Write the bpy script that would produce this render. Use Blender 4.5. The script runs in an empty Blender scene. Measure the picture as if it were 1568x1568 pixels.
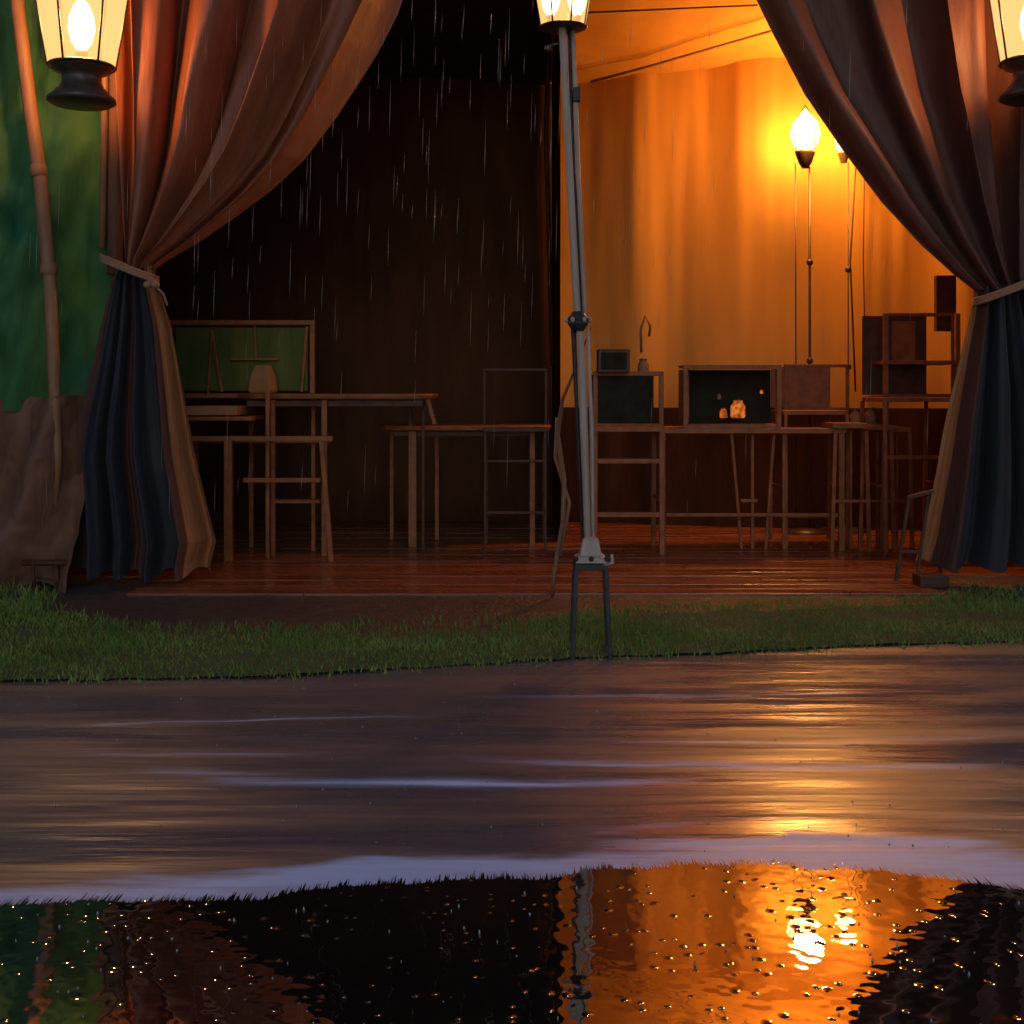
import bpy, bmesh, math, random
import numpy as np
from mathutils import Vector, noise
random.seed(4); rng=np.random.default_rng(4)
F=1880.0; H=0.95; HY=600.0; CX=784.0
def P(px,py,D): return Vector(((px-CX)*D/F, D, H-(py-HY)*D/F))
sc=bpy.context.scene
sc.view_settings.view_transform='Standard'; sc.view_settings.look='None'; sc.view_settings.exposure=0
# ---------------- materials
def nt(name):
    m=bpy.data.materials.new(name); m.use_nodes=True
    t=m.node_tree; return m,t,t.nodes,t.links,t.nodes['Principled BSDF']
def mapping(t,scale,coord='Object'):
    tc=t.nodes.new('ShaderNodeTexCoord'); mp=t.nodes.new('ShaderNodeMapping')
    mp.inputs['Scale'].default_value=scale
    t.links.new(tc.outputs[coord],mp.inputs['Vector']); return mp.outputs[0]
def noisen(t,vec,scale,detail=3,rough=0.55):
    n=t.nodes.new('ShaderNodeTexNoise'); n.inputs['Scale'].default_value=scale
    n.inputs['Detail'].default_value=detail; n.inputs['Roughness'].default_value=rough
    t.links.new(vec,n.inputs['Vector']); return n.outputs['Fac']
def ramp(t,fac,stops):
    r=t.nodes.new('ShaderNodeValToRGB'); t.links.new(fac,r.inputs[0])
    e=r.color_ramp.elements
    while len(e)<len(stops): e.new(0.5)
    for i,(p,c) in enumerate(stops):
        e[i].position=p; e[i].color=(*c,1) if len(c)==3 else c
    return r.outputs[0]
def bump(t,h,strength,dist,bs,inp='Normal'):
    b=t.nodes.new('ShaderNodeBump'); b.inputs['Strength'].default_value=strength
    b.inputs['Distance'].default_value=dist; t.links.new(h,b.inputs['Height'])
    t.links.new(b.outputs[0],bs.inputs[inp]); return b
def math_(t,op,a,b=None,c=None):
    n=t.nodes.new('ShaderNodeMath'); n.operation=op
    for i,x in enumerate((a,b,c)):
        if x is None: continue
        if isinstance(x,(int,float)): n.inputs[i].default_value=x
        else: t.links.new(x,n.inputs[i])
    return n.outputs[0]
def surf(name,c1,c2,scale=(1,1,1),ns=6,rough=0.6,bs=0.3,bd=0.01,metal=0,fine=None,spec=0.5):
    m,t,N,L,b=nt(name)
    v=mapping(t,scale); f=noisen(t,v,ns,3)
    L.new(ramp(t,f,[(0.3,c1),(0.7,c2)]),b.inputs['Base Color'])
    b.inputs['Roughness'].default_value=rough; b.inputs['Metallic'].default_value=metal
    b.inputs['Specular IOR Level'].default_value=spec
    if bs: bump(t,noisen(t,v,fine or ns*4,2),bs,bd,b)
    return m
def fabric(name,c1,c2,rough=0.75,scale=(3,3,0.6),spec=0.2,bs=0.35):
    m,t,N,L,b=nt(name)
    v=mapping(t,scale); f=noisen(t,v,2.5,3)
    L.new(ramp(t,f,[(0.3,c1),(0.7,c2)]),b.inputs['Base Color'])
    b.inputs['Roughness'].default_value=rough; b.inputs['Specular IOR Level'].default_value=spec
    v2=mapping(t,(30,30,4)); f2=noisen(t,v2,2,3); bump(t,f2,bs,0.012,b)
    return m
def emis(name,col,s,transp=0.0,vary=False):
    m,t,N,L,b=nt(name); e=N.new('ShaderNodeEmission'); e.inputs[0].default_value=(*col,1); e.inputs[1].default_value=s
    if vary:
        f=noisen(t,mapping(t,(1,1,1)),28,3); L.new(ramp(t,f,[(0.35,(0.12,0.012,0.001)),(0.55,(0.75,0.16,0.02)),(0.72,(1.0,0.42,0.10))]),e.inputs[0])
    out=e.outputs[0]
    if transp>0:
        tr=N.new('ShaderNodeBsdfTransparent'); mx=N.new('ShaderNodeMixShader'); mx.inputs[0].default_value=transp
        L.new(e.outputs[0],mx.inputs[1]); L.new(tr.outputs[0],mx.inputs[2]); out=mx.outputs[0]
    L.new(out,N['Material Output'].inputs[0])
    m.cycles.emission_sampling='NONE'
    return m
M={}
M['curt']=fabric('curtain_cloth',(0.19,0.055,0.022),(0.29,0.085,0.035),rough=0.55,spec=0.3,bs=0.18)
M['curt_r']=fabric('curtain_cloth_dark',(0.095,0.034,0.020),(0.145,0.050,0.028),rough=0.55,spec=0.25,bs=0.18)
M['lowskylit']=fabric('curtain_skylit_tone',(0.028,0.025,0.027),(0.046,0.040,0.042),rough=0.75,spec=0.1)  # lower curtain cloth with its dim blue sky light put into the colour
M['lowbrown']=fabric('curtain_brown',(0.070,0.033,0.023),(0.10,0.046,0.031),rough=0.75,spec=0.1)
M['lining']=fabric('curtain_lining',(0.28,0.10,0.032),(0.36,0.135,0.044))
M['brownf']=fabric('canvas_brown',(0.13,0.052,0.027),(0.21,0.085,0.042))
M['green']=fabric('canvas_green',(0.008,0.080,0.036),(0.075,0.135,0.022),scale=(1.0,1.0,0.5))
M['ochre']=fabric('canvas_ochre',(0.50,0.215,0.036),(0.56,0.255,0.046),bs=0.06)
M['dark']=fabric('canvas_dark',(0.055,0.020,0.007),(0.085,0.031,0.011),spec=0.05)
M['roofd']=fabric('canvas_roof_dark',(0.07,0.033,0.018),(0.09,0.042,0.022))
M['wood']=surf('furniture_wood',(0.17,0.046,0.010),(0.31,0.088,0.020),(3,3,3),5,0.5,0.2,0.003,spec=0.25)
M['woodd']=surf('dark_wood',(0.055,0.018,0.007),(0.10,0.034,0.012),(3,3,3),5,0.5,0.2,0.003,spec=0.2)
M['strap']=surf('tent_pole_wood',(0.20,0.08,0.03),(0.30,0.13,0.048),(4,4,1),5,0.55,0.3,0.004,spec=0.3)
M['metal']=surf('pole_enamel',(0.36,0.235,0.155),(0.48,0.325,0.225),(6,6,1),5,0.5,0.1,0.002,spec=0.3)
M['dmetal']=surf('dark_metal',(0.02,0.017,0.016),(0.045,0.037,0.034),(6,6,6),5,0.5,0.15,0.002,metal=0.2,spec=0.3)
M['bronze']=surf('lantern_bronze',(0.05,0.03,0.02),(0.10,0.055,0.03),(6,6,6),5,0.4,0.15,0.002,metal=0.3)
M['rope']=surf('rope',(0.26,0.11,0.05),(0.38,0.17,0.075),(30,30,30),4,0.8,0.6,0.004)
M['gcanvas']=fabric('chair_canvas_green',(0.050,0.066,0.008),(0.12,0.11,0.018))
M['black']=surf('dark_panel',(0.014,0.011,0.005),(0.028,0.018,0.008),(3,3,3),5,0.7,0,0.002,spec=0.1)
M['cush']=fabric('seat_cushion',(0.26,0.11,0.035),(0.34,0.15,0.05))
M['bulb']=emis('bulb_glow',(1.0,0.66,0.27),14)
M['bulb2']=emis('bulb_glow_inner',(1.0,0.58,0.18),7)
M['pane']=emis('lantern_pane',(1.0,0.58,0.20),1.6,0.5)
M['ember']=emis('candle_glow',(1.0,0.20,0.025),0.7,vary=True)
# ---------------- mesh builder
class B:
    def __init__(s): s.v=[];s.f=[];s.m=[];s.mats=[];s.sm=[]
    def mi(s,k):
        if k not in s.mats: s.mats.append(k)
        return s.mats.index(k)
    def add(s,vs,fs,k,smooth=False):
        o=len(s.v); s.v+= [tuple(v) for v in vs]; i=s.mi(k)
        for f in fs: s.f.append([o+a for a in f]); s.m.append(i); s.sm.append(smooth)
    def box(s,c,d,k):
        c=Vector(c); a,b,e=d[0]/2,d[1]/2,d[2]/2
        vs=[c+Vector((x*a,y*b,z*e)) for z in(-1,1) for y in(-1,1) for x in(-1,1)]
        s.add(vs,[(0,2,3,1),(4,5,7,6),(0,1,5,4),(2,6,7,3),(0,4,6,2),(1,3,7,5)],k)
    def beam(s,p,q,w,d,k):
        p,q=Vector(p),Vector(q); z=(q-p).normalized()
        up=Vector((0,1,0)) if abs(z.y)<0.9 else Vector((1,0,0))
        x=up.cross(z).normalized(); y=z.cross(x)
        vs=[]
        for c in(p,q):
            for sy in(-1,1):
                for sx in(-1,1): vs.append(c+x*sx*w/2+y*sy*d/2)
        s.add(vs,[(0,2,3,1),(4,5,7,6),(0,1,5,4),(2,6,7,3),(0,4,6,2),(1,3,7,5)],k)
    def tube(s,pts,r,k,n=10,cap=True):
        pts=[Vector(p) for p in pts]; rs=r if isinstance(r,(list,tuple)) else [r]*len(pts)
        vs=[];fs=[]
        for i,p in enumerate(pts):
            a=pts[max(0,i-1)]; b=pts[min(len(pts)-1,i+1)]; z=(b-a).normalized()
            up=Vector((0,1,0)) if abs(z.y)<0.9 else Vector((1,0,0))
            x=up.cross(z).normalized(); y=z.cross(x)
            for j in range(n):
                t=2*math.pi*j/n; vs.append(p+(x*math.cos(t)+y*math.sin(t))*rs[i])
        for i in range(len(pts)-1):
            for j in range(n): fs.append((i*n+j,i*n+(j+1)%n,(i+1)*n+(j+1)%n,(i+1)*n+j))
        if cap: fs.append(tuple(range(n))[::-1]); fs.append(tuple((len(pts)-1)*n+j for j in range(n)))
        s.add(vs,fs,k,True)
    def lathe(s,c,prof,k,n=24,smooth=True,rot=0):
        vs=[];fs=[]
        for r,z in prof:
            for j in range(n):
                t=2*math.pi*j/n+rot; vs.append((c[0]+r*math.cos(t),c[1]+r*math.sin(t),c[2]+z))
        for i in range(len(prof)-1):
            for j in range(n): fs.append((i*n+j,i*n+(j+1)%n,(i+1)*n+(j+1)%n,(i+1)*n+j))
        s.add(vs,fs,k,smooth)
    def grid(s,fn,nu,nv,k,smooth=True):
        vs=[fn(i/nu,j/nv) for j in range(nv+1) for i in range(nu+1)]
        o=len(s.v); s.v+=[tuple(v) for v in vs]
        for j in range(nv):
            for i in range(nu):
                kk=k((i+.5)/nu,(j+.5)/nv) if callable(k) else k
                a=o+j*(nu+1)+i
                s.f.append([a,a+1,a+nu+2,a+nu+1]); s.m.append(s.mi(kk)); s.sm.append(smooth)
    def obj(s,name,bevel=0,parent=None):
        me=bpy.data.meshes.new(name); me.from_pydata(s.v,[],s.f)
        for k in s.mats: me.materials.append(M[k])
        me.polygons.foreach_set('material_index',s.m); me.polygons.foreach_set('use_smooth',s.sm); me.update()
        o=bpy.data.objects.new(name,me); sc.collection.objects.link(o)
        if bevel:
            b=o.modifiers.new('b','BEVEL'); b.width=bevel; b.segments=2; b.limit_method='ANGLE'; b.angle_limit=math.radians(50)
        if parent: o.parent=parent
        return o
def empty(name):
    e=bpy.data.objects.new(name,None); sc.collection.objects.link(e); return e
def lamp(name,loc,e,col,r=0.05,parent=None):
    l=bpy.data.lights.new(name,'POINT'); l.energy=e; l.color=col; l.shadow_soft_size=r
    o=bpy.data.objects.new(name,l); o.location=loc; sc.collection.objects.link(o)
    if parent:o.parent=parent
    return o
def interp(tab,x): return float(np.interp(x,[a for a,_ in tab],[b for _,b in tab]))
def fbm(x,y,z=0,o=4): return noise.fractal(Vector((x,y,z)),1.0,2.0,o)
# ---------------- ground
def wetmat():
    m,t,N,L,b=nt('wet_pavement')
    at=N.new('ShaderNodeAttribute'); at.attribute_name='sky_sheen'
    v=mapping(t,(0.45,2.4,1)); f=noisen(t,v,1.5,5,0.55)
    base=ramp(t,f,[(0.3,(0.085,0.066,0.060)),(0.7,(0.165,0.130,0.120))])
    mx=N.new('ShaderNodeMixRGB'); L.new(at.outputs['Fac'],mx.inputs[0]); L.new(base,mx.inputs[1]); mx.inputs[2].default_value=(0.44,0.62,0.82,1)  # pale blue sky reflection above the puddle, painted into base colour
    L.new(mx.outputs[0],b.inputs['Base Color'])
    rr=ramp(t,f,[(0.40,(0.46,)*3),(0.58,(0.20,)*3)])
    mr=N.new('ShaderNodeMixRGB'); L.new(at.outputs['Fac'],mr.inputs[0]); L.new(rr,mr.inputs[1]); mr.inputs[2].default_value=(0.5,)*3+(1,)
    L.new(mr.outputs[0],b.inputs['Roughness'])
    b.inputs['IOR'].default_value=1.9; b.inputs['Specular IOR Level'].default_value=0.7
    v2=mapping(t,(0.6,5,1)); f2=noisen(t,v2,2.4,4,0.5)
    bump(t,f2,0.45,0.02,b)
    return m
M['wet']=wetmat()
g=B(); g.add([(-400,-200,-0.008),(400,-200,-0.008),(400,600,-0.008),(-400,600,-0.008)],[(0,1,2,3)],'wet'); 
g.obj('ground')
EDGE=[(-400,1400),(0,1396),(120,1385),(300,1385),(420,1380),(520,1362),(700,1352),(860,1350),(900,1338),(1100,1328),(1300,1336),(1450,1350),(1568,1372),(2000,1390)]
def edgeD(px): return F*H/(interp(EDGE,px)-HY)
nx,ny=420,420
xs=np.linspace(-3.2,3.6,nx); ys=np.r_[np.linspace(1.0,2.2,30),np.linspace(2.205,3.6,270),np.linspace(3.61,6.2,120)]
verts=[];sky_sheen=[]
for y in ys:
    for x in xs:
        px=x/y*F+CX; py=HY+F*H/y
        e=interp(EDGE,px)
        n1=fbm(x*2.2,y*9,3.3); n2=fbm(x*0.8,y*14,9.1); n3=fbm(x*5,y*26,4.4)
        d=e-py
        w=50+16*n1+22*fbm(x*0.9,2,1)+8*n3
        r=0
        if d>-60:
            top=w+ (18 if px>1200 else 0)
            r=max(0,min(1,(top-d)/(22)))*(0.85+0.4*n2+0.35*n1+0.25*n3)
        for (c,wd,a,x0,x1) in ((1192,6,0.85,200,1100),(1165,4,0.8,700,1568),(1108,2.2,0.45,0,700),(1203,8,0.6,560,900),(1128,2,0.45,900,1568),(1262,3,0.5,900,1568),(1060,2,0.35,700,1400),(1150,2,0.4,0,500)):  # thin painted streaks of reflected sky
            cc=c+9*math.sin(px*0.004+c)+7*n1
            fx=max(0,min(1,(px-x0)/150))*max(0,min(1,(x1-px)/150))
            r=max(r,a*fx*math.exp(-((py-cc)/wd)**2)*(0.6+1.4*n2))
        sky_sheen.append(max(0,min(1,r)))
        verts.append((x,y,0.0035*fbm(x*0.7,y*5,1.0)))
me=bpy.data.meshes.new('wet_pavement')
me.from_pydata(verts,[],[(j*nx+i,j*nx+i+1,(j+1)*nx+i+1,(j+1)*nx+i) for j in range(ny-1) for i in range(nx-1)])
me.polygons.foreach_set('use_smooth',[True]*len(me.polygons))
a=me.attributes.new('sky_sheen','FLOAT','POINT'); a.data.foreach_set('value',sky_sheen)
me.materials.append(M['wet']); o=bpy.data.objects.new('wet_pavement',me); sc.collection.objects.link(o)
# puddle with small ripples and a few raindrop dimples
def pudmat():
    m,t,N,L,b=nt('puddle_water')
    gl=N.new('ShaderNodeBsdfGlossy'); gl.inputs['Roughness'].default_value=0.015; gl.inputs['Color'].default_value=(0.8,0.8,0.8,1)
    df=N.new('ShaderNodeBsdfDiffuse'); df.inputs[0].default_value=(0.02,0.015,0.01,1)
    mx=N.new('ShaderNodeMixShader'); mx.inputs[0].default_value=0.46
    L.new(df.outputs[0],mx.inputs[1]); L.new(gl.outputs[0],mx.inputs[2]); L.new(mx.outputs[0],N['Material Output'].inputs[0])
    v=mapping(t,(1,1,1))
    def dimple(scale,thr,k):
        vo=N.new('ShaderNodeTexVoronoi'); vo.inputs['Scale'].default_value=scale; vo.voronoi_dimensions='2D'; L.new(v,vo.inputs['Vector'])
        s=N.new('ShaderNodeSeparateColor'); L.new(vo.outputs['Color'],s.inputs[0])
        sel=math_(t,'GREATER_THAN',s.outputs[0],thr)
        h=math_(t,'MAXIMUM',math_(t,'SUBTRACT',0.36,vo.outputs['Distance']),0.0)
        h=math_(t,'MULTIPLY',math_(t,'MULTIPLY',h,h),sel)
        return math_(t,'MULTIPLY',h,k)
    h=math_(t,'ADD',dimple(50,0.93,0.009),dimple(34,0.90,0.010))
    h=math_(t,'ADD',h,math_(t,'MULTIPLY',noisen(t,mapping(t,(1,1,1)),24,1),0.00055))
    bump(t,h,1.0,1.0,gl)
    return m
M['pud']=pudmat()
pv=[];pf=[]; n=2600
for i in range(n+1):
    x=-1.6+3.4*i/n
    px=x/2.35*F+CX; D=edgeD(px)
    j=0.014*fbm(x*9,5,1)+0.018*abs(fbm(x*60,2,7))+random.random()**3*0.045
    pv.append((x,D+j-0.012,0.009)); pv.append((x,0.6,0.009))
for i in range(n): pf.append((2*i,2*i+1,2*i+3,2*i+2))
b=B(); b.add(pv,pf,'pud'); b.obj('puddle')
m,t,N,L,bb=nt('water_drop'); bb.inputs['Base Color'].default_value=(0.16,0.13,0.10,1); bb.inputs['Roughness'].default_value=0.2; bb.inputs['IOR'].default_value=2.0; M['drop']=m
b=B()
for i in range(230):
    y=random.uniform(1.75,2.35) if i<90 else random.uniform(2.5,4.0)
    x=random.uniform(-0.45,0.45)*y
    r=random.uniform(0.001,0.0024)
    hh=random.uniform(1,4)
    b.lathe((x,y,0.009 if y<2.38 else 0.003),[(r*1.0,0),(r*0.9,r*0.4*hh),(r*0.6,r*0.75*hh),(r*0.3,r*.95*hh),(r*0.02,r*1.0*hh)],'drop',10)
b.obj('rain_splashes')
# ---------------- grass + soil
NEAR=[(-900,1050),(0,1046),(400,1040),(700,1022),(900,1010),(1100,1003),(1300,992),(1568,985),(2400,985)]
FAR=[(-900,885),(0,893),(70,905),(110,938),(300,958),(500,955),(800,948),(900,930),(1100,922),(1400,912),(1480,900),(2400,890)]
M['soil']=surf('soil',(0.045,0.030,0.018),(0.085,0.056,0.034),(2,2,2),8,0.5,0.8,0.02)
M['turf']=surf('turf',(0.040,0.065,0.015),(0.075,0.11,0.024),(2,2,2),30,0.8,0.8,0.02)
def nearD(x):
    D=4.4
    for _ in range(4): D=F*H/(interp(NEAR,x/D*F+CX)-HY)
    return D
def farD(x):
    D=5.2
    for _ in range(4): D=F*H/(interp(FAR,x/D*F+CX)-HY)
    return D
b=B()
def soilf(u,v):
    x=-4.5+9.5*u; dn=nearD(x)+0.15+0.02*fbm(x*3,0,0); y=dn+(6.4-dn)*v
    return (x,y,0.008+0.008*abs(fbm(x*4,y*4,0)))
b.grid(soilf,260,60,'soil'); b.obj('soil')
b=B()
def turff(u,v):
    x=-4.5+9.5*u; dn=nearD(x)+0.01+0.02*fbm(x*9,0,0)+0.012*random.random(); df=farD(x)-0.34+0.08*fbm(x*5,3,0); y=dn+(df-dn)*v
    return (x,y,0.005+0.013*min(1,v*12)+0.008*abs(fbm(x*4,y*4,0)))
b.grid(turff,1200,24,'turf'); b.obj('turf')
def grassmat():
    m,t,N,L,b=nt('grass_blades')
    v=mapping(t,(1,1,1)); f=noisen(t,v,3,3); f2=noisen(t,v,60,1)
    L.new(ramp(t,math_(t,'MULTIPLY_ADD',f2,0.5,f),[(0.45,(0.07,0.12,0.012)),(0.75,(0.14,0.21,0.022)),(0.95,(0.24,0.26,0.045))]),b.inputs['Base Color'])
    b.inputs['Roughness'].default_value=0.6; b.inputs['Specular IOR Level'].default_value=0.3
    return m
M['grass']=grassmat()
NB=150000
X=rng.uniform(-4.2,4.6,NB); Y=rng.uniform(3.9,6.1,NB)
PX=X/Y*F+CX; PY=HY+F*H/Y
nr=np.interp(PX,[a for a,_ in NEAR],[c for _,c in NEAR]); fr=np.interp(PX,[a for a,_ in FAR],[c for _,c in FAR])
jit=rng.normal(0,6,NB)
pat=np.array([noise.fractal(Vector((x*1.6,y*2.5,0)),1,2,3) for x,y in zip(X,Y)])
dens=np.clip((PY-fr)/50.0+0.05,0,1)
ok=(PY<nr+jit+pat*4)&(PY>fr+pat*18)&(rng.random(NB)<dens*(0.8+pat*0.7))
X,Y,PY,fr,nr,pat=X[ok],Y[ok],PY[ok],fr[ok],nr[ok],pat[ok]; n=len(X)
hgt=rng.uniform(0.008,0.028,n)*(1+0.5*pat)*np.clip((nr-PY)/14+0.45,0.4,1)
hgt*=np.where((X<-2.0)&(Y>5),1.9,1)
w=rng.uniform(0.0016,0.0030,n); ang=rng.uniform(0,math.pi,n); lean=rng.normal(0,0.4,(n,2))
dx,dy=np.cos(ang)*w,np.sin(ang)*w
V=np.zeros((n,5,3)); z0=0.006
V[:,0]=np.c_[X-dx,Y-dy,np.full(n,z0)]; V[:,1]=np.c_[X+dx,Y+dy,np.full(n,z0)]
hgt=hgt+0.012
mxx=X+lean[:,0]*hgt*0.4; myy=Y+lean[:,1]*hgt*0.4
V[:,2]=np.c_[mxx-dx*.75,myy-dy*.75,z0+hgt*.6]; V[:,3]=np.c_[mxx+dx*.75,myy+dy*.75,z0+hgt*.6]
V[:,4]=np.c_[X+lean[:,0]*hgt,Y+lean[:,1]*hgt,z0+hgt]
me=bpy.data.meshes.new('grass'); base=np.arange(n)*5
fs=[]
for bb0 in base.tolist(): fs.append((bb0,bb0+1,bb0+3,bb0+2)); fs.append((bb0+2,bb0+3,bb0+4))
me.from_pydata(V.reshape(-1,3).tolist(),[],fs); me.materials.append(M['grass'])
o=bpy.data.objects.new('grass',me); sc.collection.objects.link(o)
# ---------------- deck
def deckmat():
    m,t,N,L,b=nt('deck_boards')
    v=mapping(t,(0.6,14,6)); f=noisen(t,v,2,4)
    L.new(ramp(t,f,[(0.3,(0.12,0.030,0.009)),(0.7,(0.28,0.080,0.025))]),b.inputs['Base Color'])
    f2=noisen(t,mapping(t,(0.5,3,1)),3,2)
    L.new(ramp(t,f2,[(0.35,(0.16,)*3),(0.65,(0.42,)*3)]),b.inputs['Roughness'])
    bump(t,f,0.3,0.004,b); b.inputs['IOR'].default_value=1.6
    return m
M['deck']=deckmat()
b=B(); y=5.66
while y<9.3:
    wd=0.135
    off=random.uniform(0,1.5)
    xl=-1.78 if y<6.1 else -3.4; xr=(2.0 if y<6.1 else 5.2)
    x=xl; first=True
    while x<xr:
        l=min(xr-x,(off+0.6) if first else random.uniform(1.8,2.6)); first=False
        b.box((x+l/2,y+wd/2,0.009+random.uniform(-0.001,0.001)),(l-0.002,wd-0.003,0.022),'deck'); x+=l
    y+=wd
b.obj('wooden_deck',0.003)
# ---------------- tent
tent=empty('canvas_tent')
def wallfn(pts,z0,z1,amp,fr_,seed):
    P2=[Vector(p) for p in pts]; ln=[0]
    for i in range(len(P2)-1): ln.append(ln[-1]+(P2[i+1]-P2[i]).length)
    def fn(u,v):
        s=u*ln[-1]
        x=float(np.interp(s,ln,[p.x for p in P2])); y=float(np.interp(s,ln,[p.y for p in P2]))
        zz1=z1(x,y) if callable(z1) else z1
        z=z0+(zz1-z0)*v
        d=amp*(math.sin(s*fr_+2*fbm(s*0.7,z*0.2,seed,2))*0.5+fbm(s*1.6,z*0.2,seed+2,2)*0.8)+amp*0.25*fbm(s*5,z*0.5,seed+5,2)
        return (x,y+d,z)
    return fn
def ztop(x,y): return 3.2+ (9-y)*0.28
b=B(); b.grid(wallfn([(0.28,9.0),(1.7,8.6),(5.0,8.0)],0,ztop,0.06,8,1.0),300,80,'ochre'); b.obj('back_wall_ochre',parent=tent)
b=B(); b.grid(wallfn([(0.27,8.82),(1.7,8.39),(5.0,7.85)],0,0.84,0.02,14,6.0),260,20,'dark'); b.obj('added_lower_dark_sheet',parent=tent)  # added dark sheet, keeps the lower ochre wall dark behind the furniture
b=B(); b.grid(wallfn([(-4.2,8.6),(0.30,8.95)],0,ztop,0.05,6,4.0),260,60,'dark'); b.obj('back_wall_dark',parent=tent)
b=B(); b.grid(wallfn([(0.29,8.95),(0.30,7.6)],0,3.6,0.02,9,4.0),60,60,'dark'); b.obj('divider_lamp_shield',parent=tent)  # drape at the wall seam, depth run added to block lamp light leftwards
b=B(); b.grid(lambda u,v:(0.26+5.0*u,9.2-3.2*v,3.16+0.28*3.2*v-0.10*math.sin(math.pi*v)+0.02*fbm(u*9,v*5)),80,50,'ochre')
b.grid(lambda u,v:(-4.4+4.66*u,9.2-3.2*v,3.16+0.28*3.2*v-0.10*math.sin(math.pi*v)+0.02*fbm(u*9,v*5)),80,50,'roofd')
b.grid(lambda u,v:(-4.4+9.66*u,6.0-0.02*math.sin(u*60),3.25+v*(0.82+0*u)),160,8,'brownf')
b.obj('roof',parent=tent)
b=B(); b.grid(wallfn([(-4.2,6.1),(-4.25,8.7)],0,3.5,0.04,6,2.0),40,30,'brownf'); b.grid(wallfn([(5.0,6.05),(5.0,8.1)],0,3.5,0.04,6,2.0),40,30,'brownf'); b.obj('side_walls',parent=tent)
b=B()
b.tube([P(905,125,8.7),P(1000,100,8.5),P(1180,48,8.0)],0.010,'rope')
b.tube([P(880,20,7.6),P(1160,8,7.4)],0.006,'rope')
b.tube([P(846,560,8.5),P(836,200,8.5),P(845,-40,8.2)],0.016,'woodd')
b.tube([P(1310,600,8.3),P(1302,400,8.3),P(1312,230,8.3)],0.006,'woodd')
b.tube([P(1326,600,8.3),P(1322,400,8.3),P(1324,230,8.3)],0.004,'woodd')
b.tube([P(-300,-130,6.02),P(1900,-130,6.02)],0.03,'woodd')
b.obj('roof_poles',parent=tent)
def gfn(u,v):
    px=-620+800*u; py=-140+770*v; p=P(px,py,6.12)
    d=0.05*math.sin(px*0.035+py*0.006+2*fbm(px*0.005,py*0.003))+0.10*fbm(px*0.012+py*0.004,py*0.006-px*0.004,2,3)
    return (p.x,6.12+d,p.z)
b=B(); b.grid(gfn,160,120,'green')
def bfn(u,v):
    px=-620+755*u; py=610+280*v+10*fbm(u*12,0,3)*(1-v); 
    s=px+0.25*(py-610)
    D=6.04-0.22*v+0.09*math.sin(s*0.05+1.5*fbm(px*0.006,py*0.004,4,2))+0.09*fbm(px*0.012,py*0.009,7,4)
    p=P(px,py,6.04); return (p.x,D,max(p.z,0.015)+0.02*math.sin(s*0.05)*(1 if v>0.97 else 0))
b.grid(bfn,200,90,'brownf'); b.obj('green_side_panel',parent=tent)
b=B(); b.grid(lambda u,v:(P(1600+700*u,0,6.15).x,6.15+0.04*math.sin(u*40),3.3*(1-v)),80,30,'brownf'); b.obj('right_side_panel',parent=tent)
b=B()
b.tube([P(x,y,5.98) for x,y in [(15,-140),(28,20),(48,180),(60,262),(68,340),(76,425),(82,560),(88,700),(84,780)]],[0.034]*5+[0.032,0.03,0.025,0.012],'strap',12)
for c in ((59,262),(75,412)):
    p=P(c[0],c[1],5.98); b.lathe((p.x,p.y,p.z-0.03),[(0.034,0),(0.041,0.01),(0.041,0.05),(0.034,0.06)],'strap',16)
b.tube([P(182,-130,6.08),P(176,200,6.08),P(176,420,6.08)],0.04,'brownf')
b.tube([P(164,-130,6.04),P(160,200,6.04),P(156,380,6.04)],0.018,'strap')
b.tube([P(35,862,5.82),P(110,862,5.82)],0.015,'woodd')
b.tube([P(85,862,5.82),P(90,905,5.8)],0.012,'woodd'); b.tube([P(50,862,5.82),P(52,900,5.8)],0.01,'woodd')
b.obj('side_poles',parent=tent)
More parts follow.
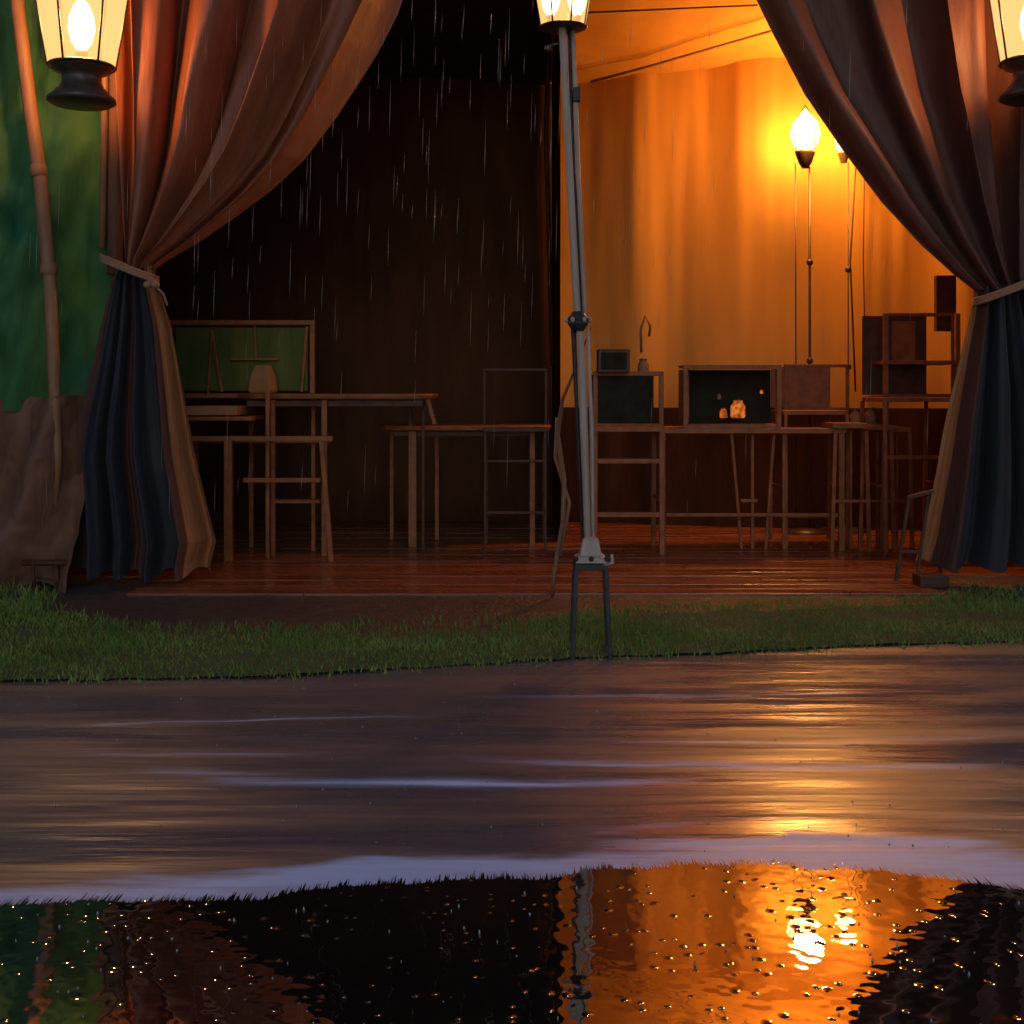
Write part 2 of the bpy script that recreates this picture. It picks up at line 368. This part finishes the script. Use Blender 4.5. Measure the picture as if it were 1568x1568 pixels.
# ---------------- curtains
def curtain(name,L,R,ytop,ytie,D,nf,matk,LL,LR,yb,lowk,mirror=False,seed=0,amp=0.17):
    root=empty(name)
    def up(u,v):
        py=ytop+(ytie-ytop)*v
        xl,xr=interp(L,py),interp(R,py); W=abs(xr-xl)
        uu=u
        if mirror: uu=1-u
        q=uu**1.15
        px=(xl+(xr-xl)*q) if not mirror else (xr-(xr-xl)*q)
        ph=nf*2*math.pi*(uu**0.9)+1.3*fbm(uu*2.2,v*0.7,seed,2)
        A=0.014+amp*min(1,(W/380.0))
        edge=min(1,uu*12,(1-uu)*18)
        s=math.sin(ph); s=math.copysign(abs(s)**0.85,s)
        d=A*(0.8*s+0.22*math.sin(2.3*ph+3*v+seed)+0.35*fbm(uu*4,v*1.0,seed+3,2))*edge+0.005*fbm(uu*30,v*4,seed,3)
        px+= W*0.020*math.sin(ph*2+1.0)*edge
        Dd=D+d-0.05*math.sin(math.pi*min(1,uu))+0.22*uu*uu*min(1,W/380)*(0 if mirror else 1)
        p=P(px,py,D); return (p.x,Dd,p.z)
    b=B(); b.grid(up,320,200,matk); b.obj('upper_drape',parent=root)
    def low(u,v):
        py=ytie-6+(yb-ytie+6)*v
        xl,xr=interp(LL,py),interp(LR,py); W=abs(xr-xl)
        px=xl+(xr-xl)*u
        ph=4.6*2*math.pi*u+1.2*fbm(u*2.5,v*0.8,seed+8,2)
        A=0.015+0.08*min(1,W/220)
        d=A*(0.75*math.sin(ph)+0.2*math.sin(2.3*ph+2)+0.4*fbm(u*4,v*1.2,seed+9,2))
        d+=0.10*(abs(2*u-1)**3)*min(1,W/200)
        p=P(px,py,D); z=p.z+ (0.02*math.sin(ph)+0.02*fbm(u*6,1,3))*max(0,(v-0.9)*10)
        return (p.x,D-0.03+d+0.003*fbm(u*30,v*5),z)
    b=B(); b.grid(low,260,160,lowk); b.obj('lower_drape',parent=root)
    return root
L1=[(-140,168),(0,172),(150,178),(300,186),(400,192),(412,196)]
R1=[(-140,650),(0,603),(60,572),(105,545),(170,505),(235,458),(285,408),(330,352),(372,295),(400,250),(412,236)]
LL1=[(400,182),(430,170),(500,150),(580,130),(640,113),(700,102),(760,104),(865,104)]
LR1=[(400,236),(430,240),(500,262),(600,280),(700,298),(830,327),(865,318)]
c1=curtain('tent_curtain',L1,R1,-140,412,6.0,4.0,'curt',LL1,LR1,880,lambda u,v:'lining' if u>0.84 else ('lowbrown' if (u<0.16 or 0.44<u<0.56 or u>0.76) else 'lowskylit'),seed=1)
L2=[(-140,1100),(0,1158),(50,1182),(145,1232),(230,1290),(310,1350),(375,1410),(420,1460),(445,1492)]
R2=[(-140,1760),(0,1720),(200,1670),(350,1620),(445,1580)]
LL2=[(430,1494),(460,1494),(530,1480),(620,1462),(720,1445),(820,1425),(885,1405)]
LR2=[(430,1580),(460,1584),(600,1640),(885,1700)]
c2=curtain('tent_curtain',L2,R2,-140,445,6.0,5.0,'curt_r',LL2,LR2,868,lambda u,v:'lining' if u<0.08 else ('lowbrown' if u<0.17 else 'lowskylit'),mirror=True,seed=5,amp=0.13)
def ring(b,cx,cy,rx,D,tilt):
    for k in(0,1,2):
        pts=[]
        for i in range(33):
            t=2*math.pi*i/32; p=P(cx+rx*math.cos(t),cy+tilt*math.cos(t)+k*4-4,D); pts.append((p.x,D+0.10*math.sin(t),p.z))
        b.tube(pts,0.008,'rope',8,False)
b=B(); ring(b,198,412,43,5.97,17)
for dx,dy in ((232,430),(226,436),(238,436)):
    p=P(dx,dy,5.85); b.lathe(p,[(0.001,-0.02),(0.018,-0.012),(0.022,0),(0.018,0.012),(0.001,0.02)],'rope',12)
b.tube([P(236,436,5.85),P(250,450,5.85),P(256,468,5.86)],0.006,'rope'); o=b.obj('tieback'); o.parent=c1
b=B(); ring(b,1545,442,52,5.97,-20); o=b.obj('tieback'); o.parent=c2
# ---------------- lanterns
def lantern(name,c,s,n=6,energy=30,col=(1,0.45,0.15),bulbs=((0,0),),hang=None,base=True,soft=0.6):
    root=empty(name); b=B(); h=s*3.1; rt=s*1.5
    b.lathe(c,[(s,0),(rt,h)],'pane',n,False,0.3)
    f=B()
    for j in range(n):
        t=2*math.pi*j/n+0.3
        f.tube([(c[0]+s*math.cos(t),c[1]+s*math.sin(t),c[2]),(c[0]+rt*math.cos(t),c[1]+rt*math.sin(t),c[2]+h)],s*0.035,'bronze',6)
    bh=.06 if base else .02
    f.lathe(c,[(0.001,-s*.02),(s*1.0,-s*.02),(s*1.04,0),(s*1.0,s*bh),(0.001,s*bh)],'bronze',n*4)
    f.lathe((c[0],c[1],c[2]+h),[(rt*.98,-s*.05),(rt*1.15,0),(rt*1.1,s*.1),(rt*.5,s*.75),(rt*.15,s*1.1),(rt*.12,s*1.3),(0.001,s*1.35)],'bronze',n*4)
    if base:
        f.lathe(c,[(s*.92,0),(s*.88,-s*.12),(s*.60,-s*.22),(s*.58,-s*.45),(s*.66,-s*.62),(s*.85,-s*.82),(s*1.02,-s*.98),(s*1.04,-s*1.08),(s*.9,-s*1.16),(0.001,-s*1.16)],'bronze',32)
    bl=B()
    for (bx,by) in bulbs:
        q=(c[0]+bx*s,c[1]+by*s,c[2])
        f.lathe(q,[(s*.14,0),(s*.14,s*.35),(s*.2,s*.4),(s*.16,s*.5)],'bronze',12)
        bl.lathe(q,[(s*.12,s*.5),(s*.30,s*.75),(s*.40,s*1.15),(s*.37,s*1.55),(s*.22,s*1.95),(0.001,s*2.15)],'bulb',20)
    if hang: f.tube([(c[0],c[1],c[2]+h+s*1.3),(c[0],c[1],hang)],s*.05,'bronze',8)
    f.obj('lantern_frame',parent=root); b.obj('glass_panes',parent=root)
    bl.obj('bulb',parent=root)
    lamp('lamp_light',(c[0],c[1]-s*.2,c[2]+s*1.3),energy,col,s*soft,root)
    return root
cl=P(125,103,5.62); lantern('hanging_lantern',cl,0.148,energy=190,hang=3.45)
cr=P(1583,96,5.62); lantern('hanging_lantern',cr,0.148,energy=150,hang=3.45)
# ---------------- lamp post in centre
post=empty('lamp_post')
b=B(); D=4.42
b.tube([P(861,40,D),P(872,260,D),P(884,485,D)],0.0135,'metal',14)
b.tube([P(877,40,D+.03),P(885,260,D+.03),P(896,485,D+.02)],0.0085,'metal',14)
b.tube([P(870,20,D+.03),P(879,260,D+.04),P(891,485,D+.03)],0.006,'dmetal',8)
b.tube([P(888,500,D),P(893,620,D),P(900,830,D)],[0.013,0.015,0.012],'metal',14)
b.tube([P(878,500,D+.02),P(882,600,D+.02),P(892,830,D+.02)],[0.010,0.007,0.005],'dmetal',14)
b.tube([P(900,500,D+.02),P(906,660,D+.02),P(908,830,D+.02)],[0.006,0.008,0.006],'metal',14)
p=P(885,492,D)
b.lathe(p,[(0.02,-0.035),(0.030,-0.02),(0.038,-0.008),(0.034,0.0),(0.040,0.01),(0.028,0.022),(0.02,0.035)],'dmetal',18)
for t in range(6):
    a=t*math.pi/3; b.lathe((p.x+0.042*math.cos(a),p.y+0.042*math.sin(a),p.z+0.004),[(0.001,-0.011),(0.008,-0.005),(0.008,0.005),(0.001,0.011)],'metal',8)
p=P(883,145,D+.02); b.box(p,(0.026,0.03,0.05),'dmetal')
p=P(839,74,D); b.lathe(p,[(0.001,-0.014),(0.012,-0.006),(0.012,0.008),(0.001,0.014)],'bronze',12)
b.tube([P(839,70,D),P(858,66,D)],0.004,'bronze',8)
p=P(904,858,D)
b.lathe((p.x,p.y,p.z),[(0.001,-0.004),(0.078,-0.004),(0.078,0.014),(0.055,0.022),(0.040,0.075),(0.024,0.085),(0.001,0.085)],'metal',4,False,math.pi/4)
for dx in(-0.055,0,0.055): b.lathe((p.x+dx,p.y-0.055,p.z+0.012),[(0.001,-0.01),(0.009,-0.005),(0.009,0.006),(0.001,0.01)],'dmetal',8)
b.tube([(p.x+0.045,p.y-0.05,p.z-0.01),(p.x+0.075,p.y-0.06,p.z),(p.x+0.072,p.y-0.06,p.z+0.03)],0.006,'metal',8)
hw=0.062
for sx in(-1,1):
    for sy in(-1,1):
        b.beam((p.x+sx*hw*.85,p.y+sy*0.05,p.z-0.006),(p.x+sx*hw*1.08,p.y+sy*0.06,0.0),0.015,0.013,'dmetal')
zz=p.z-0.018
b.box((p.x,p.y-0.05,zz),(hw*1.6,0.012,0.022),'dmetal'); b.box((p.x,p.y+0.05,zz),(hw*1.6,0.012,0.022),'dmetal')
b.box((p.x-hw*.8,p.y,zz),(0.012,0.09,0.02),'dmetal'); b.box((p.x+hw*.8,p.y,zz),(0.012,0.09,0.02),'dmetal')
b.obj('pole',0.0015,parent=post)
cc=P(862,42,D); lt=lantern('lantern_head',cc,0.085,n=8,energy=26,bulbs=((-0.52,0),(0.60,0)),base=False); lt.parent=post
b=B(); pts=[(905,500,4.5),(888,548,4.8),(862,610,5.1),(853,665,5.3),(864,735,5.4),(862,800,5.5),(848,880,5.55),(846,914,5.6)]
b.tube([P(*q) for q in pts],[0.003,0.004,0.007,0.012,0.010,0.011,0.009,0.007],'rope',10)
b.tube([P(853,640,5.35),P(850,700,5.4),P(872,770,5.45),P(858,850,5.5)],0.008,'rope',8)
b.obj('guy_rope')
# ---------------- interior floor lamps
FZ=0.02
def floorlamp(name,px,py,D,r,en,s=1,second=True,soft=0.2):
    root=empty(name); c=P(px,py,D); b=B()
    b.lathe((c.x,c.y,c.z),[(0.02,-r*2.3),(r*.45,-r*1.9),(r*.65,-r*1.3),(r*.7,-r*1.15),(0.02,-r*1.1)],'bronze',20)
    b.tube([(c.x+0.03,c.y,c.z-r*2.2),(c.x+0.03,c.y,FZ)],0.009*s,'bronze',8)
    if second: b.tube([(c.x-0.06,c.y+.02,c.z-r*1.9),(c.x-0.055,c.y+.02,FZ)],0.005*s,'bronze',8)
    b.lathe((c.x,c.y,FZ),[(0.16,0),(0.16,0.012),(0.03,0.03),(0.001,0.03)],'bronze',20)
    for dz in (0.85,1.5):
        q=(c.x+0.03,c.y,c.z-dz); b.lathe(q,[(0.01,-.02),(0.022,-.01),(0.022,.01),(0.01,.02)],'bronze',10)
    for a in range(4):
        t=a*math.pi/2+.5; b.tube([(c.x+r*.8*math.cos(t),c.y+r*.8*math.sin(t),c.z-r*1.15),(c.x+r*1.1*math.cos(t),c.y+r*1.1*math.sin(t),c.z+r*.4),(c.x,c.y,c.z+r*1.9)],0.003,'bronze',6)
    b.obj('stand',parent=root)
    g=B(); g.lathe(c,[(r*.5,-r*1.12),(r*.85,-r*.6),(r,0),(r*.85,r*.7),(r*.45,r*1.2),(0.001,r*1.7)],'bulb2',24); g.obj('glowing_globe',parent=root)
    lamp('lamp_light',(c.x,c.y-r*1.15,c.z+.02),en*0.72,(1,0.42,0.085),soft,root)
    lamp('lamp_light',(c.x,c.y+r*1.15,c.z+.02),en*0.28,(1,0.50,0.13),soft,root)
floorlamp('floor_lamp',1233,205,8.12,0.10,150,soft=0.07)
floorlamp('floor_lamp',1292,218,8.2,0.06,25,0.5,False,0.05)
# ---------------- furniture
def fp(b,pts,D,w,k='wood',d=None):
    ps=[P(x,y,D) for x,y in pts]
    for i in range(len(ps)-1): b.beam(ps[i],ps[i+1],w,d or w,k)
def X_(px,D): return (px-CX)*D/F
def Z_(py,D): return H-(py-HY)*D/F
def frame(b,x0,x1,y0,y1,D,w,k='wood'):
    a0,a1,z0,z1=X_(x0,D),X_(x1,D),Z_(y0,D),Z_(y1,D)
    b.box(((a0+a1)/2,D,z0),(a1-a0,w,w),k); b.box(((a0+a1)/2,D,z1),(a1-a0,w,w),k)
    b.box((a0+w/2,D,(z0+z1)/2),(w,w*.96,abs(z0-z1)-w),k); b.box((a1-w/2,D,(z0+z1)/2),(w,w*.96,abs(z0-z1)-w),k)
def leg(b,px,py,D,r=0.014,k='wood',dx=0,D2=None):
    p=P(px,py,D); b.beam(p,(p.x+dx,(D2 or D),FZ),r*2,r*2,k)
def slab(b,x0,x1,py,D,dep,th,k='wood'):
    a0,a1=X_(x0,D),X_(x1,D); b.box(((a0+a1)/2,D+dep/2,Z_(py,D)-th/2),(a1-a0,dep,th),k)
def rnd_top(b,x0,x1,py,D,dep,th,k='wood'):
    a0,a1=X_(x0,D),X_(x1,D); z=Z_(py,D); cx=(a0+a1)/2; cy=D+dep/2; n=40
    vs=[];
    for zz,s in((z-th,0.985),(z-th*.3,1),(z,0.99)):
        for i in range(n):
            t=2*math.pi*i/n; c,s_=math.cos(t),math.sin(t)
            ex=lambda q:math.copysign(abs(q)**0.5,q)
            vs.append((cx+ex(c)*(a1-a0)/2*s,cy+ex(s_)*dep/2*s,zz))
    fs=[(l*n+i,l*n+(i+1)%n,(l+1)*n+(i+1)%n,(l+1)*n+i) for l in range(2) for i in range(n)]
    fs+= [tuple(range(n))[::-1],tuple(2*n+i for i in range(n))]
    b.add(vs,fs,k)
D=6.75; b=B(); frame(b,256,482,494,606,D+.45,0.028)
b.box(((X_(258,D+.45)+X_(482,D+.45))/2,D+.455,(Z_(500,D+.45)+Z_(600,D+.45))/2),(X_(478,D)-X_(262,D),0.008,0.37),'gcanvas')
fp(b,[(325,505),(340,600)],D+.43,0.018); fp(b,[(325,505),(318,610)],D+.43,0.012); fp(b,[(470,500),(462,600)],D+.42,0.016); fp(b,[(390,498),(392,548)],D+.43,0.012); fp(b,[(352,550),(425,550)],D+.43,0.014)
slab(b,282,362,622,D,0.42,0.05,'cush'); slab(b,276,385,638,D-.02,0.46,0.022)
slab(b,290,508,668,D-.05,0.05,0.028)
slab(b,300,505,672,D+.38,0.05,0.024)
leg(b,350,672,D-.03,0.022); leg(b,492,672,D-.03,0.013,dx=0.055); leg(b,410,600,D+.1,0.011); leg(b,300,672,D+.4,0.013); leg(b,480,610,D+.42,0.012)
slab(b,372,490,732,D,0.03,0.025); slab(b,412,490,765,D+.2,0.03,0.022)
b.obj('canvas_back_chair',0.003)
D=6.9; b=B(); rnd_top(b,352,666,603,D,0.55,0.028)
b.box((X_(510,D),D+.07,Z_(618,D)),(1.0,0.02,0.035),'woodd')
leg(b,418,612,D+.05,0.013); leg(b,497,612,D+.05,0.016); leg(b,628,612,D+.45,0.011,'woodd'); 
p0=P(655,612,D+.1); b.beam(p0,(p0.x+.04,p0.y,p0.z-.14),0.022,0.022,'wood'); leg(b,648,612,D+.3,0.009,'woodd')
leg(b,385,612,D+.45,0.013)
b.obj('wooden_table',0.003)
b=B(); c=P(403,600,7.1); b.lathe((c.x,c.y,c.z-.01),[(0.001,0),(0.085,0),(0.095,0.02),(0.085,0.09),(0.062,0.15),(0.055,0.165),(0.001,0.165)],'cush',4,False,0.6); b.obj('storage_basket',0.01)
D=7.3; b=B(); rnd_top(b,575,846,652,D,0.5,0.028)
b.box((X_(710,D),D+.08,Z_(665,D)),(0.85,0.02,0.03),'woodd')
leg(b,632,660,D+.06,0.024); leg(b,669,660,D+.4,0.013); leg(b,600,660,D+.42,0.012); leg(b,815,660,D+.06,0.016)
b.obj('wooden_table',0.003)
def chair(name,x0,x1,yt,ys,D,w=0.02,panel=None,dep=0.42,k='wood',rungs=(790,)):
    b=B(); frame(b,x0,x1,yt,ys-6,D+dep,w,k)
    zs=Z_(ys,D); a0,a1=X_(x0,D),X_(x1,D)
    b.box(((a0+a1)/2,D+dep/2-.01,zs),(a1-a0,dep-.03,0.025),k)
    for px_ in (x0+3,x1-3):
        p=P(px_,ys,D); b.beam((p.x,D,zs-.012),(p.x,D-.01,FZ),w,w,k)
        b.beam((p.x,D+dep,zs-.01),(p.x,D+dep+.03,FZ),w,w,k)
        b.box((p.x,D+dep/2,zs*0.45),(w*.7,dep-w,w*.7),k)
    for r in rungs: b.box(((a0+a1)/2,D,Z_(r,D)),(a1-a0-w*1.2,w*.8,w),k)
    if panel: b.box(((a0+a1)/2,D+dep+.0,(Z_(yt,D+dep)+Z_(ys-6,D+dep))/2),(a1-a0-w*.9,0.01,abs(Z_(yt,D+dep)-Z_(ys-6,D+dep))-w*.6),panel)
    b.obj(name,0.003)
chair('wooden_chair',740,838,566,658,7.2,0.016,rungs=(706,785),dep=0.4,k='woodd')
chair('wooden_chair',908,1016,572,658,7.0,0.028,'black',rungs=(706,788,),dep=0.38)
chair('wooden_chair',1200,1300,560,632,7.35,0.02,'wood',rungs=(790,),dep=0.4)
chair('wooden_chair',1352,1462,482,612,7.0,0.022,'woodd',rungs=(700,),dep=0.45)
D=7.15; b=B(); slab(b,1008,1296,656,D,0.5,0.03)
for px_ in(1014,1288): leg(b,px_,664,D+.02,0.017); leg(b,px_,664,D+.46,0.014)
for px_,dx in((1120,0.06),(1152,0.0),(1185,-0.05),(1200,0)): leg(b,px_,664,D+.1,0.009,dx=dx)
slab(b,1020,1284,786,D+.03,0.025,0.02); slab(b,920,1020,786,D+.05,0.02,0.02)
b.box((X_(1150,D),D+.06,Z_(768,D)),(0.1,0.02,0.02),'wood')
b.obj('wooden_desk',0.003)
D=7.2; b=B(); frame(b,1046,1196,562,655,D,0.026); frame(b,1050,1192,562,655,D+.22,0.02)
b.box((X_(1121,D),D+.235,(Z_(562,D)+Z_(655,D))/2),(0.55,0.01,0.33),'black')
b.box((X_(1121,D),D+.11,Z_(562,D)+.004),(0.57,0.2,0.016),'wood'); b.box((X_(1121,D),D+.11,Z_(651,D)),(0.55,0.19,0.012),'wood')
b.box((X_(1048,D),D+.11,Z_(608,D)),(0.012,0.2,0.32),'wood')
b.obj('display_box',0.002)
def jar(name,px,py,D,s,k):
    c=P(px,py,D); b=B(); b.lathe(c,[(0.001,0),(s*.8,0),(s,s*.3),(s*.95,s*1.6),(s*.6,s*2.1),(s*.62,s*2.4),(s*.5,s*2.4)],k,18)
    b.lathe(c,[(s*.7,s*2.3),(s*.7,s*2.55),(0.001,s*2.6)],'bronze',18); return b.obj(name)
jar('glass_jar',1130,640,7.3,0.045,'ember'); jar('glass_jar',1108,640,7.27,0.024,'ember'); jar('glass_jar',1166,603,7.38,0.010,'ember'); jar('glass_jar',1101,612,7.36,0.014,'strap')
jar('bottle',1310,650,7.4,0.035,'cush'); jar('bottle',1334,650,7.45,0.04,'strap'); jar('bottle',985,572,7.4,0.035,'strap')
D=7.2; b=B(); b.box((X_(942,D),D+.15,Z_(552,D)),(0.19,0.12,0.14),'woodd'); b.box((X_(942,D),D+.085,Z_(552,D)),(0.15,0.01,0.10),'black'); b.obj('wooden_box',0.006)
b=B(); b.tube([P(982,540,7.4),P(981,505,7.4),P(988,484,7.4),P(996,500,7.4),P(994,515,7.4)],0.008,'wood'); b.obj('hook_stand')
D=7.1
for k_,(x0,x1) in enumerate(((1275,1330),(1318,1368),(1350,1396))):
    b=B(); DD=D+k_*.06
    slab(b,x0,x1,648+3*k_,DD,0.28,0.03)
    for px_,dx in((x0+4,-.02),(x1-4,.02)):
        leg(b,px_,660,DD+.03,0.011,dx=dx); leg(b,px_,660,DD+.25,0.010,dx=dx)
    leg(b,(x0+x1)/2,660,DD+.14,0.008)
    slab(b,x0+2,x1-2,765,DD+.03,0.02,0.018); b.obj('wooden_stool',0.002)
D=7.25; b=B()
slab(b,1352,1470,552,D,0.3,0.022); slab(b,1352,1470,606,D,0.3,0.022); 
for px_ in(1356,1466): leg(b,px_,480,D+.02,0.014)
b.box((X_(1400,D),D+.2,Z_(520,D)),(0.14,0.02,0.24),'wood')
b.box((X_(1470,D),D+.25,Z_(460,D)),(0.12,0.05,0.34),'woodd')
b.obj('shelf_rack',0.002)
D=5.95; b=B()
fp(b,[(1392,760),(1372,890)],D,0.016,'woodd'); fp(b,[(1422,755),(1404,886)],D+.05,0.014,'woodd'); fp(b,[(1390,762),(1430,752)],D,0.018,'woodd'); fp(b,[(1378,845),(1412,845)],D+.02,0.014,'woodd')
fp(b,[(1434,755),(1440,880)],D+.2,0.014,'woodd'); b.obj('folding_stool',0.002)
b=B(); b.box((X_(1425,5.9),5.9,0.045),(0.14,0.12,0.06),'woodd'); b.obj('wooden_block',0.006)
# ---------------- rain
m,t,N,L,bb=nt('rain_water'); bb.inputs['Base Color'].default_value=(0.26,0.18,0.13,1); bb.inputs['Roughness'].default_value=0.4; bb.inputs['Specular IOR Level'].default_value=0.2; M['rain']=m
b=B()
for i in range(240):
    y=random.uniform(3.2,5.8); px=random.uniform(0,1568) if i<80 else random.uniform(280,1100); py=random.uniform(-50,800) if i<80 else random.uniform(-20,560)
    p=P(px,py,y); l=random.uniform(0.05,0.18)
    b.tube([p,p+Vector((0.001,0,l*.3)),p+Vector((0.004*1,0,l))],[0.0003,0.0008,0.0002],'rain',5)
b.obj('raindrops')
# ---------------- world, sun, camera
w=bpy.data.worlds.new('World'); sc.world=w; w.use_nodes=True
t=w.node_tree; sky=t.nodes.new('ShaderNodeTexSky'); sky.sky_type='NISHITA'; sky.sun_disc=False
sky.sun_elevation=math.radians(10); sky.sun_rotation=math.radians(180); sky.ozone_density=6
t.links.new(sky.outputs[0],t.nodes['Background'].inputs[0]); t.nodes['Background'].inputs[1].default_value=0.125
s=bpy.data.lights.new('sun','SUN'); s.energy=0.2; s.angle=math.radians(12); s.color=(0.72,0.84,1.0)
so=bpy.data.objects.new('sun',s); so.rotation_euler=(math.radians(60),0,math.radians(10)); sc.collection.objects.link(so)
cam=bpy.data.cameras.new('camera'); cam.lens=36*F/1568; cam.sensor_width=36; cam.shift_y=-(784-HY)/1568; cam.clip_end=2000; cam.clip_start=0.05
co=bpy.data.objects.new('camera',cam); co.location=(0,0,H); co.rotation_euler=(math.radians(90),0,0); sc.collection.objects.link(co); sc.camera=co
